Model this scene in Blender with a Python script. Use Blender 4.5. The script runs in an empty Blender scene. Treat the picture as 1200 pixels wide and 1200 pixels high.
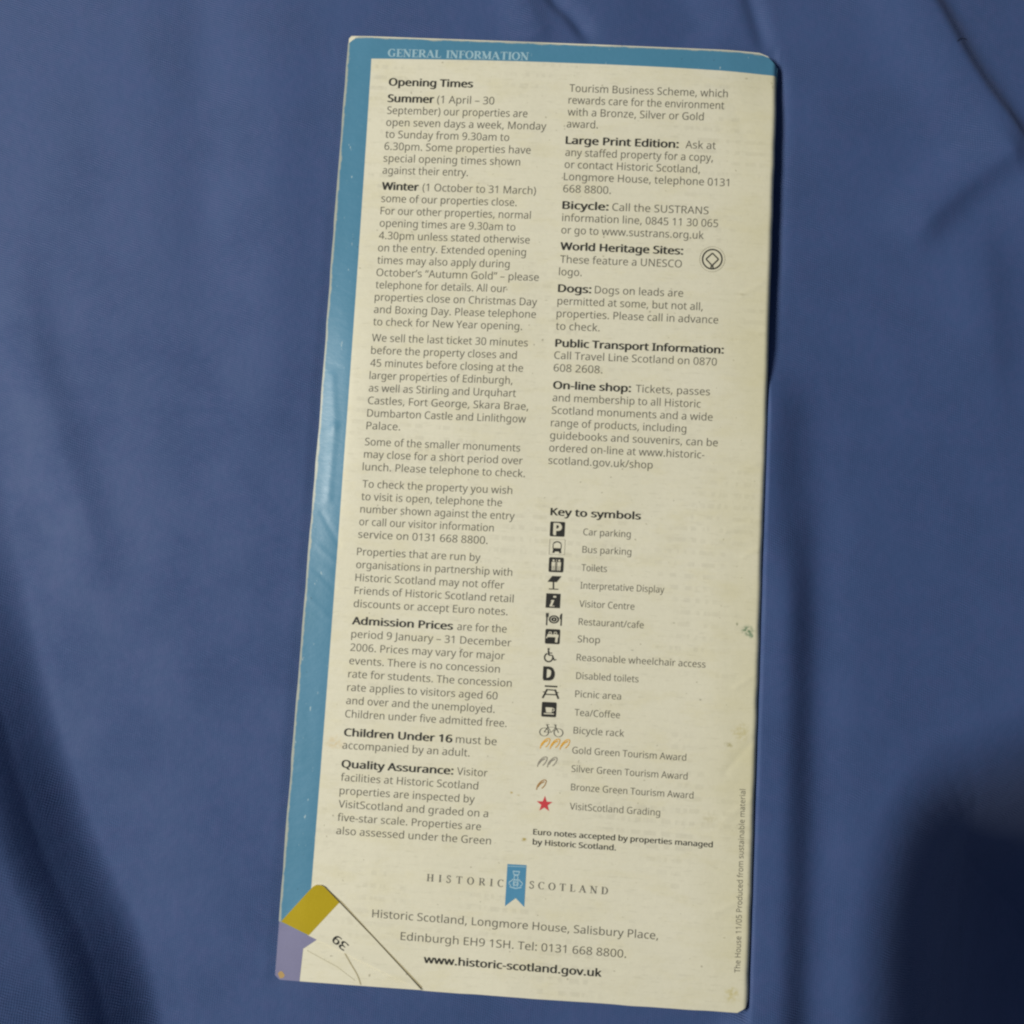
import bpy, bmesh, math, random
import numpy as np
from mathutils import Vector, Matrix
random.seed(7); rng = np.random.default_rng(11)
S = bpy.context.scene
MM = 0.001
# ------------------------------------------------------------------ camera
W, H = 0.099, 0.210                       # the leaflet is a third of A4
rv = np.array([-0.108, -0.031, -0.056]); tv = np.array([5.513, 3.459, -224.023]) * MM
th = np.linalg.norm(rv); kx, ky, kz = rv / th
K = np.array([[0, -kz, ky], [kz, 0, -kx], [-ky, kx, 0]])
RM = np.eye(3) + math.sin(th) * K + (1 - math.cos(th)) * K @ K
CP = -RM.T @ tv                            # camera position, 22 cm above the leaflet
cd = bpy.data.cameras.new('camera'); cam = bpy.data.objects.new('camera', cd)
S.collection.objects.link(cam)
M4 = Matrix.Identity(4)
for i in range(3):
    for j in range(3): M4[i][j] = RM.T[i][j]
    M4[i][3] = CP[i]
cam.matrix_world = M4
cd.sensor_width = 36; cd.lens = 36.0; cd.clip_start = 0.005; cd.clip_end = 50
S.camera = cam
# ------------------------------------------------------------------ world, lamp, exposure
w = bpy.data.worlds.new('World'); S.world = w; w.use_nodes = True
w.node_tree.nodes['Background'].inputs[0].default_value = (0.62, 0.74, 1.0, 1)
w.node_tree.nodes['Background'].inputs[1].default_value = 0.13
def lamp(name, loc, power, size, col, target=(0, 0, 0)):
    ld = bpy.data.lights.new(name, 'AREA'); ld.energy = power; ld.size = size; ld.shape = 'DISK'; ld.color = col
    lo = bpy.data.objects.new(name, ld); S.collection.objects.link(lo); lo.location = loc
    lo.rotation_euler = (Vector(target) - Vector(loc)).to_track_quat('-Z', 'Y').to_euler()
lamp('ceiling_lamp', (-1.02, .02, .96), 24.2, 0.44, (1.0, 0.955, 0.86))
S.view_settings.view_transform = 'Standard'; S.view_settings.look = 'None'
S.view_settings.exposure = 0; S.view_settings.gamma = 1
S.cycles.filter_width = 2.3
# ------------------------------------------------------------------ helpers
def ray_plane(px, z):
    """measured photograph coordinates (n,2) -> world xy on the height z (scalar or array)"""
    px = np.atleast_2d(np.asarray(px, float))
    d = np.stack([(px[:, 0] - 600) / 1200, -(px[:, 1] - 600) / 1200, -np.ones(len(px))], 1) @ RM
    t = (z - CP[2]) / d[:, 2]
    return CP[:2] + d[:, :2] * t[:, None]
def sstep(x, a, b):
    t = np.clip((x - a) / (b - a), 0, 1); return t * t * (3 - 2 * t)
def vnoise(x, y, seed, n=256):
    r = np.random.default_rng(seed).random((n, n)) * 2 - 1
    xi = np.floor(x).astype(int); yi = np.floor(y).astype(int); fx = x - xi; fy = y - yi
    fx = fx * fx * (3 - 2 * fx); fy = fy * fy * (3 - 2 * fy)
    g = lambda a, b: r[a % n, b % n]
    return (g(xi, yi) * (1 - fx) + g(xi + 1, yi) * fx) * (1 - fy) + (g(xi, yi + 1) * (1 - fx) + g(xi + 1, yi + 1) * fx) * fy
def seg_dist(x, y, pts):
    """distance to a polyline, signed (+ on the left of its direction), and the position 0..1 along it"""
    best = np.full(x.shape, 1e9); sg = np.zeros(x.shape); al = np.zeros(x.shape)
    L = [math.dist(pts[i], pts[i + 1]) for i in range(len(pts) - 1)]; tot = sum(L); acc = 0
    for i in range(len(pts) - 1):
        ax, ay = pts[i]; bx, by = pts[i + 1]; ux, uy = (bx - ax) / L[i], (by - ay) / L[i]
        t = np.clip((x - ax) * ux + (y - ay) * uy, 0, L[i])
        dx = x - ax - t * ux; dy = y - ay - t * uy; d = np.hypot(dx, dy)
        m = d < best; best = np.where(m, d, best); sg = np.where(m, np.where(dx * uy - dy * ux > 0, -1, 1), sg)
        al = np.where(m, (acc + t) / tot, al); acc += L[i]
    return best * sg, al
def smooth_path(pts, n=24):
    """Catmull-Rom through the points"""
    p = [np.array(q, float) for q in pts]; p = [2 * p[0] - p[1]] + p + [2 * p[-1] - p[-2]]; out = []
    m = max(2, n // (len(pts) - 1))
    for i in range(1, len(p) - 2):
        for k in range(m):
            t = k / m
            out.append(tuple(0.5 * ((2 * p[i]) + (-p[i-1] + p[i+1]) * t + (2*p[i-1] - 5*p[i] + 4*p[i+1] - p[i+2]) * t*t + (-p[i-1] + 3*p[i] - 3*p[i+1] + p[i+2]) * t**3)))
    out.append(tuple(p[-2])); return out
def link(name, me, mat, parent=None):
    o = bpy.data.objects.new(name, me); S.collection.objects.link(o)
    if mat: me.materials.append(mat)
    if parent: o.parent = parent
    return o
def grid_mesh(name, X, Y, Z, smooth=True):
    ny, nx = X.shape
    co = np.stack([X, Y, Z], 2).reshape(-1, 3)
    i = np.arange(ny * nx).reshape(ny, nx)
    f = np.stack([i[:-1, :-1], i[:-1, 1:], i[1:, 1:], i[1:, :-1]], 2).reshape(-1, 4)
    me = bpy.data.meshes.new(name)
    me.vertices.add(len(co)); me.vertices.foreach_set('co', co.ravel())
    me.loops.add(f.size); me.loops.foreach_set('vertex_index', f.ravel().astype(np.int32))
    me.polygons.add(len(f)); me.polygons.foreach_set('loop_start', (np.arange(len(f)) * 4).astype(np.int32))
    me.update(calc_edges=True)
    if smooth: me.polygons.foreach_set('use_smooth', np.ones(len(f), bool))
    return me
# ------------------------------------------------------------------ node helpers
class NT:
    def __init__(s, name):
        s.m = bpy.data.materials.new(name); s.m.use_nodes = True; s.t = s.m.node_tree; s.n = s.t.nodes
        s.b = s.n['Principled BSDF']; s.tc = s.n.new('ShaderNodeTexCoord')
    def put(s, sock, v):
        if isinstance(v, (int, float)): sock.default_value = v
        elif isinstance(v, tuple): sock.default_value = v if len(v) == 4 or sock.type == 'VECTOR' else (*v, 1)
        else: s.t.links.new(v, sock)
    def math(s, op, a, b=0.0, c=None):
        n = s.n.new('ShaderNodeMath'); n.operation = op; s.put(n.inputs[0], a); s.put(n.inputs[1], b)
        if c is not None: s.put(n.inputs[2], c)
        return n.outputs[0]
    def noise(s, scale, detail=3, rough=.5, stretch=None, rot=0, dist=0):
        v = s.tc.outputs['Object']
        if stretch or rot:
            mp = s.n.new('ShaderNodeMapping'); mp.inputs['Scale'].default_value = stretch or (1, 1, 1)
            mp.inputs['Rotation'].default_value = (0, 0, rot); s.t.links.new(v, mp.inputs[0]); v = mp.outputs[0]
        n = s.n.new('ShaderNodeTexNoise'); n.inputs['Scale'].default_value = scale; n.inputs['Detail'].default_value = detail
        n.inputs['Roughness'].default_value = rough; n.inputs['Distortion'].default_value = dist
        s.t.links.new(v, n.inputs['Vector']); return n.outputs['Fac']
    def ramp(s, f, a, b, lo=0.0, hi=1.0):
        n = s.n.new('ShaderNodeMapRange'); n.interpolation_type = 'SMOOTHSTEP'
        s.put(n.inputs[0], f); n.inputs[1].default_value = a; n.inputs[2].default_value = b
        n.inputs[3].default_value = lo; n.inputs[4].default_value = hi; return n.outputs[0]
    def mix(s, f, a, b):
        n = s.n.new('ShaderNodeMix'); n.data_type = 'RGBA'; s.put(n.inputs[0], f); s.put(n.inputs[6], a); s.put(n.inputs[7], b)
        return n.outputs[2]
    def bump(s, h, strength, dist):
        n = s.n.new('ShaderNodeBump'); n.inputs['Strength'].default_value = strength; n.inputs['Distance'].default_value = dist
        s.put(n.inputs['Height'], h); s.t.links.new(n.outputs[0], s.b.inputs['Normal'])
    def xyz(s):
        n = s.n.new('ShaderNodeSeparateXYZ'); s.t.links.new(s.tc.outputs['Object'], n.inputs[0]); return n.outputs
def flat(name, col, rough=.5, spec=.4):
    t = NT(name)
    g = t.math('ADD', t.math('MULTIPLY', t.noise(2500, 2), .5), t.math('MULTIPLY', t.noise(160, 3), .5)); c2 = tuple(min(1, c * 1.18 + .01) for c in col)
    t.put(t.b.inputs['Base Color'], t.mix(g, (*[c * .9 for c in col], 1), (*c2, 1)))
    t.b.inputs['Roughness'].default_value = rough; t.b.inputs['Specular IOR Level'].default_value = spec
    return t.m
PAPER = (0.715, 0.69, 0.54); BLUE = (0.070, 0.225, 0.345)
# ================================================================== CLOTH
ZC = -2.9 * MM
def P(*pts): return [tuple(q) for q in ray_plane(pts, ZC)]
LX = (-W / 2, W / 2)
def cloth_height(x, y):
    h = np.zeros_like(x)
    # broad, soft undulation, mostly running down the cloth
    h += 1.0 * MM * vnoise(x / .075 + 3.1 + y * 4, y / .16 + 9.2, 5)
    h += 0.35 * MM * vnoise(x / .028 + y * 9 + 20, y / .085 + 4, 6)
    h += .07 * MM * vnoise(x / .011 + y * 22 + 5, y / .030 + 40, 8) + .03 * MM * vnoise(x / .005 + 9, y / .008 + 4, 9)
    def ridge(pts, amp, wl, wr, t0=.15, t1=.85, ends=(1, 1)):
        nonlocal h
        d, a = seg_dist(x, y, smooth_path(P(*pts)))
        f = np.where(d < 0, np.exp(-(d / (wl * MM)) ** 2), np.exp(-(d / (wr * MM)) ** 2))
        tp = np.ones_like(a)
        if ends[0]: tp = tp * sstep(a, 0, t0)
        if ends[1]: tp = tp * (1 - sstep(a, t1, 1))
        h = h + amp * MM * f * tp
    def fall(pts, amp, wd):
        """left of the line the cloth curves down, ever steeper up to wd millimetres from it"""
        nonlocal h
        d, a = seg_dist(x, y, smooth_path(P(*pts)))
        q = np.clip(d / MM, 0, None); q = np.where(q < wd, amp * q * q, amp * wd * wd + 2 * amp * wd * (q - wd)); h = h - MM * 130 * (1 - np.exp(-q / 130))
    # rolled fold down the lower left: a steep flank facing right, a slow climb beyond it
    d, a = seg_dist(x, y, smooth_path(P((-75, 330), (-45, 560), (5, 800), (62, 985), (118, 1110), (150, 1250), (165, 1400))))
    g = sstep(a, 0.08, .62); dm = d / MM
    h = h + g * MM * (9.0 * (1 - sstep(dm, -6, 9.5)) + .38 * np.clip(-dm, 0, 38))
    # left edge soft diagonals
    ridge([(10, 250), (40, 420), (100, 620), (130, 760)], .9, 8, 5, .3, .7)
    ridge([(225, -60), (235, 150), (240, 420)], -.6, 7, 7, .1, .6, (0, 1))
    ridge([(320, -60), (330, 200), (310, 520), (300, 700)], .6, 9, 9, .2, .7)
    # the cloth rises along the spine, lower half, and dips beyond
    ridge([(925, 560), (925, 760), (922, 1000), (915, 1260)], 1.6, 4, 4.5, .25, .99, (1, 0))
    ridge([(955, 420), (962, 620), (958, 760), (955, 1000), (948, 1260)], -.75, 5, 6, .3, .99, (1, 0))
    # dip next to the spine, upper half
    ridge([(906, 60), (903, 200), (897, 330), (890, 450)], -1.6, 5, 2.4, .12, .6)
    # elsewhere the cloth is heaped against the spine
    ridge([(899, 400), (895, 620), (889, 900), (881, 1260)], 2.5, 5, 6.5, .12, .99, (1, 0))
    # folds upper right
    ridge([(1030, -80), (1085, 10), (1130, 90), (1180, 160), (1225, 215)], 3.0, 12, 3.2, .05, .9, (0, 0))
    ridge([(1050, 300), (1100, 240), (1165, 190), (1200, 178)], 1.9, 4.0, 8, .3, .85)
    ridge([(1130, 230), (1150, 330), (1160, 520)], .9, 9, 5, .3, .6)
    # creases over the top edge
    ridge([(628, -40), (650, 0), (672, 22), (700, 60)], -1.1, 1.5, 2.4, .1, .7, (0, 1))
    ridge([(600, -60), (615, 0), (640, 60)], .7, 5, 3, .1, .8, (0, 1))
    ridge([(868, -60), (880, 0), (893, 45), (905, 90)], -.9, 2, 2, .1, .6, (0, 1))
    ridge([(780, -50), (800, 10), (835, 60)], -1.0, 10, 6, .1, .7, (0, 1))
    # cloth falls away at the lower right
    fall([(1420, 735), (1290, 785), (1180, 828), (1090, 872), (1030, 945), (1000, 1060), (988, 1240), (985, 1500)], .034, 44)
    # fall: keep right of direction = lower right side (handled by the sign)
    # lie under the booklet
    inx = np.where(x < 0, 1 - sstep(-x - W / 2, -.5 * MM, 3.0 * MM), 1 - sstep(x - W / 2, -.35 * MM, .35 * MM)); iny = 1 - sstep(np.abs(y) - H / 2, -.5 * MM, 3 * MM)
    ins = inx * iny
    return ZC + h * (1 - ins) + ins * (-0.25 * MM)
n = 700
xs = np.linspace(-.20, .24, n); ys = np.linspace(-.24, .20, n)
X, Y = np.meshgrid(xs, ys)
Z = cloth_height(X, Y)
t = NT('blue_cloth')
fac = t.noise(28, 4); f2 = t.noise(420, 3, .6); f3 = t.noise(75, 3)
c = t.mix(fac, (.030, .066, .178), (.040, .080, .200)); c = t.mix(t.ramp(f2, .35, .7), c, (.044, .075, .196)); c = t.mix(t.ramp(f3, .42, .7, 0, .5), c, (.031, .068, .176))
X0 = t.xyz()
# twill: fine diagonal wales crossed by weft
w1 = t.math('SINE', t.math('ADD', t.math('MULTIPLY', X0[1], 2 * math.pi / .00052), t.math('ADD', t.math('MULTIPLY', X0[0], 2 * math.pi / .0019), t.math('MULTIPLY', t.noise(220, 3), 14))))
w2 = t.math('SINE', t.math('ADD', t.math('MULTIPLY', X0[0], 2 * math.pi / .00046), t.math('MULTIPLY', t.noise(200, 3), 14)))
tw = t.math('ADD', t.math('MULTIPLY', w1, .8), t.math('MULTIPLY', w2, .2)); tw = t.math('MULTIPLY', tw, t.ramp(t.noise(60, 3), .3, .75, .25, 1))
c = t.mix(t.ramp(tw, -1, 1, 0, .42), c, (.082, .115, .245))
t.put(t.b.inputs['Base Color'], c)
t.b.inputs['Roughness'].default_value = .62; t.b.inputs['Specular IOR Level'].default_value = .22
t.b.inputs['Sheen Weight'].default_value = .10; t.b.inputs['Sheen Roughness'].default_value = .45; t.b.inputs['Sheen Tint'].default_value = (.6, .66, .85, 1)
t.bump(t.math('ADD', tw, t.math('MULTIPLY', f2, 1.5)), .8, .00008)
cloth = link('cloth', grid_mesh('cloth', X, Y, Z), t.m)
cloth['label'] = 'slate blue woven cloth with soft folds, spread out under the leaflet'; cloth['category'] = 'cloth'
# small dark snag in the weave, upper right
# ================================================================== LEAFLET
root = bpy.data.objects.new('leaflet', None); S.collection.objects.link(root); root.location = (0, 0, 0); root.empty_display_size = .02
root['label'] = 'worn cream back page of a tall information leaflet with blue border, lying on blue cloth'; root['category'] = 'leaflet'
RS = 1.35 * MM                                # radius of the rounded spine
def Pz(pts, z=0.0): return [tuple(q) for q in ray_plane(pts, z)]
CRE = [  # worn creases pressed in the cover: two end points in the photograph, height, width in mm
 ((388, 440), (391, 500), .20, 1.0), ((391, 500), (384, 585), .20, .9), ((376, 600), (398, 640), -.10, .5), ((372, 640), (394, 660), .08, .5),
 ((370, 668), (392, 690), -.08, .5), ((362, 700), (388, 728), .07, .6), ((352, 800), (352, 900), .05, 1.2),
 ((893, 332), (868, 346), .10, .5), ((898, 388), (866, 398), .12, .6), ((886, 545), (866, 552), .09, .5), ((893, 608), (850, 622), .12, .6),
 ((894, 640), (872, 652), .10, .5), ((886, 790), (862, 806), .10, .5), ((884, 865), (850, 905), -.12, .7), ((882, 935), (850, 960), .10, .6),
 ((875, 1052), (838, 1070), .10, .5), ((548, 560), (552, 650), .07, 1.1), ((400, 425), (470, 405), .05, .8), ((850, 100), (880, 180), -.06, 1.5),
 ((640, 120), (640, 500), -.05, 2.5), ((590, 300), (610, 760), .05, 3.0), ((840, 620), (846, 980), .08, 3.0)]
CREW = [(Pz([a, b]), hh * MM * .6, ww * MM * 1.1) for a, b, hh, ww in CRE]
def page_shape(x, y, rough=1.0):
    """height of the paper over the booklet, without the spine roll"""
    x = np.asarray(x, float); y = np.asarray(y, float)
    u = x / W; v = y / H
    z = 0.30 * MM * np.cos(np.pi * u) * (0.8 + .4 * v) - .15 * MM
    z = z - 1.1 * MM * sstep(u, .36, .52) * sstep(v, .40, .52)            # curled upper right corner
    z = z + .25 * MM * np.exp(-((u + .40) / .05) ** 2) * np.exp(-((v - .07) / .12) ** 2)
    z = z - .15 * MM * sstep(-u, .44, .5)
    # the fore edge droops where it was thumbed
    z = z - 1.05 * MM * np.clip((-u - .425) / .075, 0, 1) ** 1.6 * np.exp(-((v - .06) / .13) ** 2)
    if rough:
        z = z + rough * (.045 * MM * vnoise(x / .009 + 3, y / .012 + 8, 21) + .11 * MM * vnoise(x / .024 + 30, y / .033 + 18, 22))
        for (a, b), hh, ww in CREW:
            d, al = seg_dist(x, y, [a, b]); z = z + rough * hh * np.exp(-(d / ww) ** 2)
    return z
def spine_drop(x):
    q = np.clip((np.asarray(x, float) - (W / 2 - RS)) / RS, 0, .995)
    return RS * (1 - np.sqrt(1 - q * q))
def cover_z(x, y): return page_shape(x, y) - spine_drop(x)
def on_cover(px, lift=.03 * MM, fn=cover_z):
    z = np.zeros(len(np.atleast_2d(px)))
    for _ in range(5):
        xy = ray_plane(px, z); z = fn(xy[:, 0], xy[:, 1]) + lift
    return np.column_stack([xy, z])
# --- cover material: cream paper with blue printed border
def quad_fit(pts, horiz):
    q = ray_plane(pts, 0.0); a, b = (q[:, 0], q[:, 1]) if horiz else (q[:, 1], q[:, 0])
    return np.polyfit(a, b, 2)
ql = quad_fit([(434.9, 68.3), (419.8, 310), (402.3, 550), (382.7, 800), (365, 1040)], False)
qt = quad_fit([(434.9, 68.3), (640, 73.5), (780, 78.8), (910.7, 87)], True)
def paper_nodes(t, spine_yellow=True):
    X0 = t.xyz()
    c = t.mix(t.noise(30, 3), (PAPER[0] * .93, PAPER[1] * .925, PAPER[2] * .89), (PAPER[0] * 1.04, PAPER[1] * 1.04, PAPER[2] * 1.06))
    c = t.mix(t.ramp(t.noise(90, 4, .65, (1, 2.2, 1)), .45, .72, 0, .5), c, (.66, .62, .42))
    dash = t.noise(330, 3, .55, (1, 5.5, 1), -.03)
    c = t.mix(t.ramp(dash, .57, .70, 0, .20), c, (.42, .40, .30))
    band = t.noise(900, 2, .5, (.12, 1, 1))
    c = t.mix(t.ramp(band, .45, .7, 0, .10), c, (.55, .53, .42))
    speck = t.noise(900, 1, .5)
    c = t.mix(t.ramp(speck, .74, .80, 0, .55), c, (.22, .20, .13))
    row = t.math('SINE', t.math('MULTIPLY', t.math('ADD', X0[1], t.math('MULTIPLY', X0[0], .02)), 2 * math.pi / .0026))
    brk = t.math('MULTIPLY', t.ramp(t.noise(700, 1, .5, (1, .15, 1)), .45, .55), t.ramp(t.noise(38, 2, .5), .50, .62))
    c = t.mix(t.math('MULTIPLY', t.math('MULTIPLY', t.ramp(row, .1, .7), brk), .20), c, (.42, .40, .31))
    if spine_yellow:
        c = t.mix(t.math('MULTIPLY', t.ramp(X0[0], W / 2 - .016, W / 2 - .0005), t.ramp(t.noise(45, 3), .3, .65, .2, .55)), c, (.60, .56, .33))
    return c, X0
t = NT('cover_print')
c, X0 = paper_nodes(t)
def stain(c, px, r, col, k, sx=1, sy=1, thr=(.35, .6)):
    q = Pz([px])[0]; r *= MM
    dx = t.math('MULTIPLY', t.math('SUBTRACT', X0[0], q[0]), 1 / (r * sx)); dy = t.math('MULTIPLY', t.math('SUBTRACT', X0[1], q[1]), 1 / (r * sy))
    d = t.math('SQRT', t.math('ADD', t.math('MULTIPLY', dx, dx), t.math('MULTIPLY', dy, dy)))
    m = t.math('MULTIPLY', t.ramp(t.math('ADD', d, t.math('MULTIPLY', t.noise(900, 3), .9)), .55, 1.35, 1, 0), k)
    m = t.math('MULTIPLY', m, t.ramp(t.noise(1500, 2), thr[0], thr[1], .15, 1))
    return t.mix(m, c, col)
for a in [((876, 739), 1.6, (.10, .20, .10), 1.0, 1.3, 1.0), ((880, 745), .9, (.05, .17, .08), 1.0, 1, 1), ((864, 731), .5, (.2, .22, .12), .9, .8, 1.3),
          ((599, 929), .55, (.45, .33, .08), 1, 1, .7), ((607, 932), .5, (.5, .4, .18), .7, 1.5, .6), ((614, 984), .75, (.38, .28, .03), 1, 1.3, .7),
          ((854, 873), 1.0, (.35, .31, .12), .7, 1.4, .8), ((868, 858), 2.6, (.52, .46, .22), .8, 1, 1), ((393, 870), 2.2, (.62, .48, .24), .6, 1.4, 1),
          ((875, 91), .6, (.35, .33, .2), .8, 1, .7), ((789, 730), .5, (.3, .3, .22), .7, 1.6, .5), ((741, 762), .5, (.3, .3, .22), .8, 1.2, .5),
          ((821, 820), .5, (.3, .3, .22), .8, 1.3, .6), ((858, 1165), 2.4, (.56, .50, .24), .8, 1, 1), ((830, 960), 2.0, (.52, .48, .30), .5, 1.4, .8),
          ((868, 345), 1.4, (.46, .43, .28), .6, 1.6, .5), ((862, 398), 1.2, (.5, .47, .3), .5, 1.4, .6), ((560, 215), .5, (.36, .34, .24), .7, 1.4, .5),
          ((640, 352), .5, (.36, .34, .24), .6, 1.4, .5), ((592, 508), .45, (.36, .34, .24), .7, 1.2, .6), ((400, 556), 2.0, (.68, .58, .36), .5, 1.5, .8)]:
    c = stain(c, *a)
bl = t.mix(t.noise(60, 4), (BLUE[0] * .86, BLUE[1] * .92, BLUE[2] * .90), (BLUE[0] * 1.15, BLUE[1] * 1.06, BLUE[2] * 1.08))
bl = t.mix(t.ramp(t.noise(500, 5, .7, (1, 2.5, 1), .5), .6, .8, 0, .5), bl, (.17, .36, .47))
bl = t.mix(t.ramp(t.noise(1300, 2, .6, (1, .35, 1), .7), .71, .76, 0, .8), bl, (.40, .52, .54))
bl = t.mix(t.ramp(t.noise(700, 2, .6), .73, .77, 0, .7), bl, (.04, .10, .14))
poly = lambda q, v: t.math('ADD', t.math('MULTIPLY', t.math('ADD', t.math('MULTIPLY', v, float(q[0])), float(q[1])), v), float(q[2]))
wob = t.math('MULTIPLY', t.math('SUBTRACT', t.noise(700, 2), .5), .00006)
ml = t.ramp(t.math('ADD', t.math('SUBTRACT', X0[0], poly(ql, X0[1])), wob), -.00006, .00006, 1, 0)
mt = t.ramp(t.math('ADD', t.math('SUBTRACT', X0[1], poly(qt, X0[0])), wob), -.00006, .00006, 0, 1)
mb = t.math('MAXIMUM', ml, mt)
# rubbed edges
en = t.math('MULTIPLY', t.noise(260, 4, .7), .0011)
we = t.math('MAXIMUM', t.ramp(t.math('ADD', t.math('ADD', X0[0], W / 2), t.math('MULTIPLY', en, -1)), -.0003, .00008, 1, 0),
            t.ramp(t.math('ADD', t.math('SUBTRACT', H / 2, X0[1]), t.math('MULTIPLY', en, -1)), -.0002, .00010, 1, 0))
col = t.mix(mb, c, t.mix(t.math('MULTIPLY', we, .7), bl, (.52, .50, .36)))
t.put(t.b.inputs['Base Color'], col)
t.put(t.b.inputs['Roughness'], t.math('ADD', t.math('MULTIPLY', mb, -.15), t.math('ADD', .52, t.math('MULTIPLY', t.noise(300, 3), .12))))
t.b.inputs['Specular IOR Level'].default_value = .45
t.bump(t.math('ADD', t.noise(420, 4, .6, (1, 1.6, 1)), t.math('MULTIPLY', t.noise(110, 3), 1.5)), .45, .00012)
COVER = t.m
t = NT('inner_paper'); c, X0 = paper_nodes(t, False); t.put(t.b.inputs['Base Color'], c); t.b.inputs['Roughness'].default_value = .6
t.bump(t.noise(400, 3), .3, .0001); INNER = t.m
t = NT('edge_paper'); t.put(t.b.inputs['Base Color'], t.mix(t.noise(300, 3), (.62, .52, .34), (.72, .66, .48))); t.b.inputs['Roughness'].default_value = .7; EDGE = t.m
# --- geometry helpers for sheets
def cut(me, a, b, keep, fn_z=0.0):
    """trim a sheet along the vertical plane through two points; keep = a world point on the side that stays"""
    bm = bmesh.new(); bm.from_mesh(me)
    a = Vector((*a, 0)); b = Vector((*b, 0)); nrm = (b - a).cross(Vector((0, 0, 1))).normalized()
    if (Vector((*keep, 0)) - a).dot(nrm) > 0: nrm = -nrm
    g = bm.verts[:] + bm.edges[:] + bm.faces[:]
    bmesh.ops.bisect_plane(bm, geom=g, dist=1e-7, plane_co=a, plane_no=nrm, clear_outer=True)
    for f in bm.faces: f.smooth = True
    bm.to_mesh(me); bm.free()
def solid(o, th, rim=0):
    '''gives a sheet its cut edge: a flat-shaded band of paper thickness all round'''
    bm = bmesh.new(); bm.from_mesh(o.data)
    for e in [e for e in bm.edges if len(e.link_faces) == 1]:
        l = e.link_loops[0]; a, b = l.vert.co.copy(), l.link_loop_next.vert.co.copy(); dn = Vector((0, 0, -th))
        f = bm.faces.new([bm.verts.new(p) for p in (b, a, a + dn, b + dn)]); f.material_index = rim; f.smooth = False
    bm.to_mesh(o.data); bm.free()
# crease of the dog-ear, measured on the photograph
Q0, Q1, QA = Pz([(328.5, 1081), (498, 1162.5), (372, 1036)])
# --- back cover (upper sheet with the rounded spine)
nx, ny = 250, 500
sx = np.concatenate([np.linspace(-W / 2, W / 2 - RS, nx), ])
ang = np.linspace(0, math.pi / 2, 14)[1:]
edge_n = lambda y, s: .10 * MM * vnoise(y / .004 + s, y * 0 + s, 40)
yy = np.linspace(-H / 2, H / 2 - .25 * MM, ny)
Xg = np.zeros((ny, nx + len(ang))); Yg = np.zeros_like(Xg); Zg = np.zeros_like(Xg)
for j, y in enumerate(yy):
    xe = sx.copy()
    xx = np.concatenate([xe, W / 2 - RS + RS * np.sin(ang)])
    zz = page_shape(xx, np.full_like(xx, y)) - np.concatenate([0 * xe, RS * (1 - np.cos(ang))])
    Xg[j], Yg[j], Zg[j] = xx, y, zz
Xg += (sstep(Xg, W / 2 - .003, W / 2)) * edge_n(Yg, 3.3) + sstep(-Xg, W / 2 - .002, W / 2) * edge_n(Yg, 7.7)
Yg += sstep(Yg, H / 2 - .003, H / 2) * edge_n(Xg, 1.7) + sstep(-Yg, H / 2 - .003, H / 2) * edge_n(Xg, 9.7)
me = grid_mesh('back_cover', Xg, Yg, Zg)
def corner_cuts(me, lst):
    for a, b in lst:
        p, q = Pz([a, b]); cut(me, p, q, (0, 0))
TRC = [((840, 52.5), (885, 59.5)), ((880, 57.5), (903, 65.5)), ((897, 61), (911, 74))]
BRC = [((878.5, 1172), (873, 1184)), ((875.5, 1181), (862, 1188.5))]
corner_cuts(me, [((408, 50), (420, 41)), ((414, 43.5), (440, 39.6))] + TRC + BRC)
cut(me, Q0, Q1, (0, 0))
back = link('back_cover', me, COVER, root); me.materials.append(EDGE)
solid(back, .18 * MM, 1)
# --- inner pages and front cover
NP = 13; DZ = 2 * RS / (NP + 1.5)
sheets = []
for k in range(NP):
    zl = -(k + 1) * DZ
    out = RS - abs(RS + zl - 0)      # how far the sheet reaches into the spine
    r2 = max(.0, RS ** 2 - (RS + zl) ** 2) ** .5
    x1 = W / 2 - RS + max(.1 * MM, r2 - .25 * MM)
    x0 = -W / 2 + rng.uniform(.05, .3) * MM; y0 = -H / 2 + rng.uniform(.0, .25) * MM; y1 = H / 2 + rng.uniform(-.25, .12) * MM
    if k == 0: x0, y0, y1 = -W / 2 + .1 * MM, -H / 2 + .05 * MM, H / 2 + .05 * MM
    m_ = (90, 180) if k == 0 else (40, 80)
    Xp, Yp = np.meshgrid(np.linspace(x0, x1, m_[0]), np.linspace(y0, y1, m_[1]))
    fl = 1 - .75 * (k + 1) / NP
    Zp = page_shape(Xp, Yp, 0) * fl + zl
    if k == 0: Zp += .03 * MM * vnoise(Xp / .008, Yp / .008, 77)
    pm = grid_mesh('page', Xp, Yp, Zp)
    j = k * .35
    corner_cuts(pm, [((408, 44.5 + j % 1), (413, 39.5)), ((845, 51.5), (887, 57.5)), ((880, 55.5), (905, 64.5)), ((898, 59.5), (911, 75)), ((878.5, 1170), (872, 1184)), ((875, 1180), (860, 1189))])
    p, q = Pz([(322, 1144), (327.5, 1149.5)]); cut(pm, p, q, (0, 0))
    o = link('page', pm, INNER, root); sheets.append(o)
    solid(o, DZ * .8)
ang2 = np.linspace(math.pi, math.pi / 2, 14)[1:]
Xf, Yf = np.meshgrid(np.concatenate([np.linspace(-W / 2, W / 2 - RS, 60), W / 2 - RS + RS * np.sin(ang2)]), np.linspace(-H / 2, H / 2, 120))
Zf = page_shape(Xf, Yf, 0) * .15 - np.concatenate([np.full(60, 2 * RS), RS * (1 - np.cos(ang2))])[None, :]
fm = grid_mesh('front_cover', Xf, Yf, Zf); corner_cuts(fm, TRC + BRC)
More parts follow.
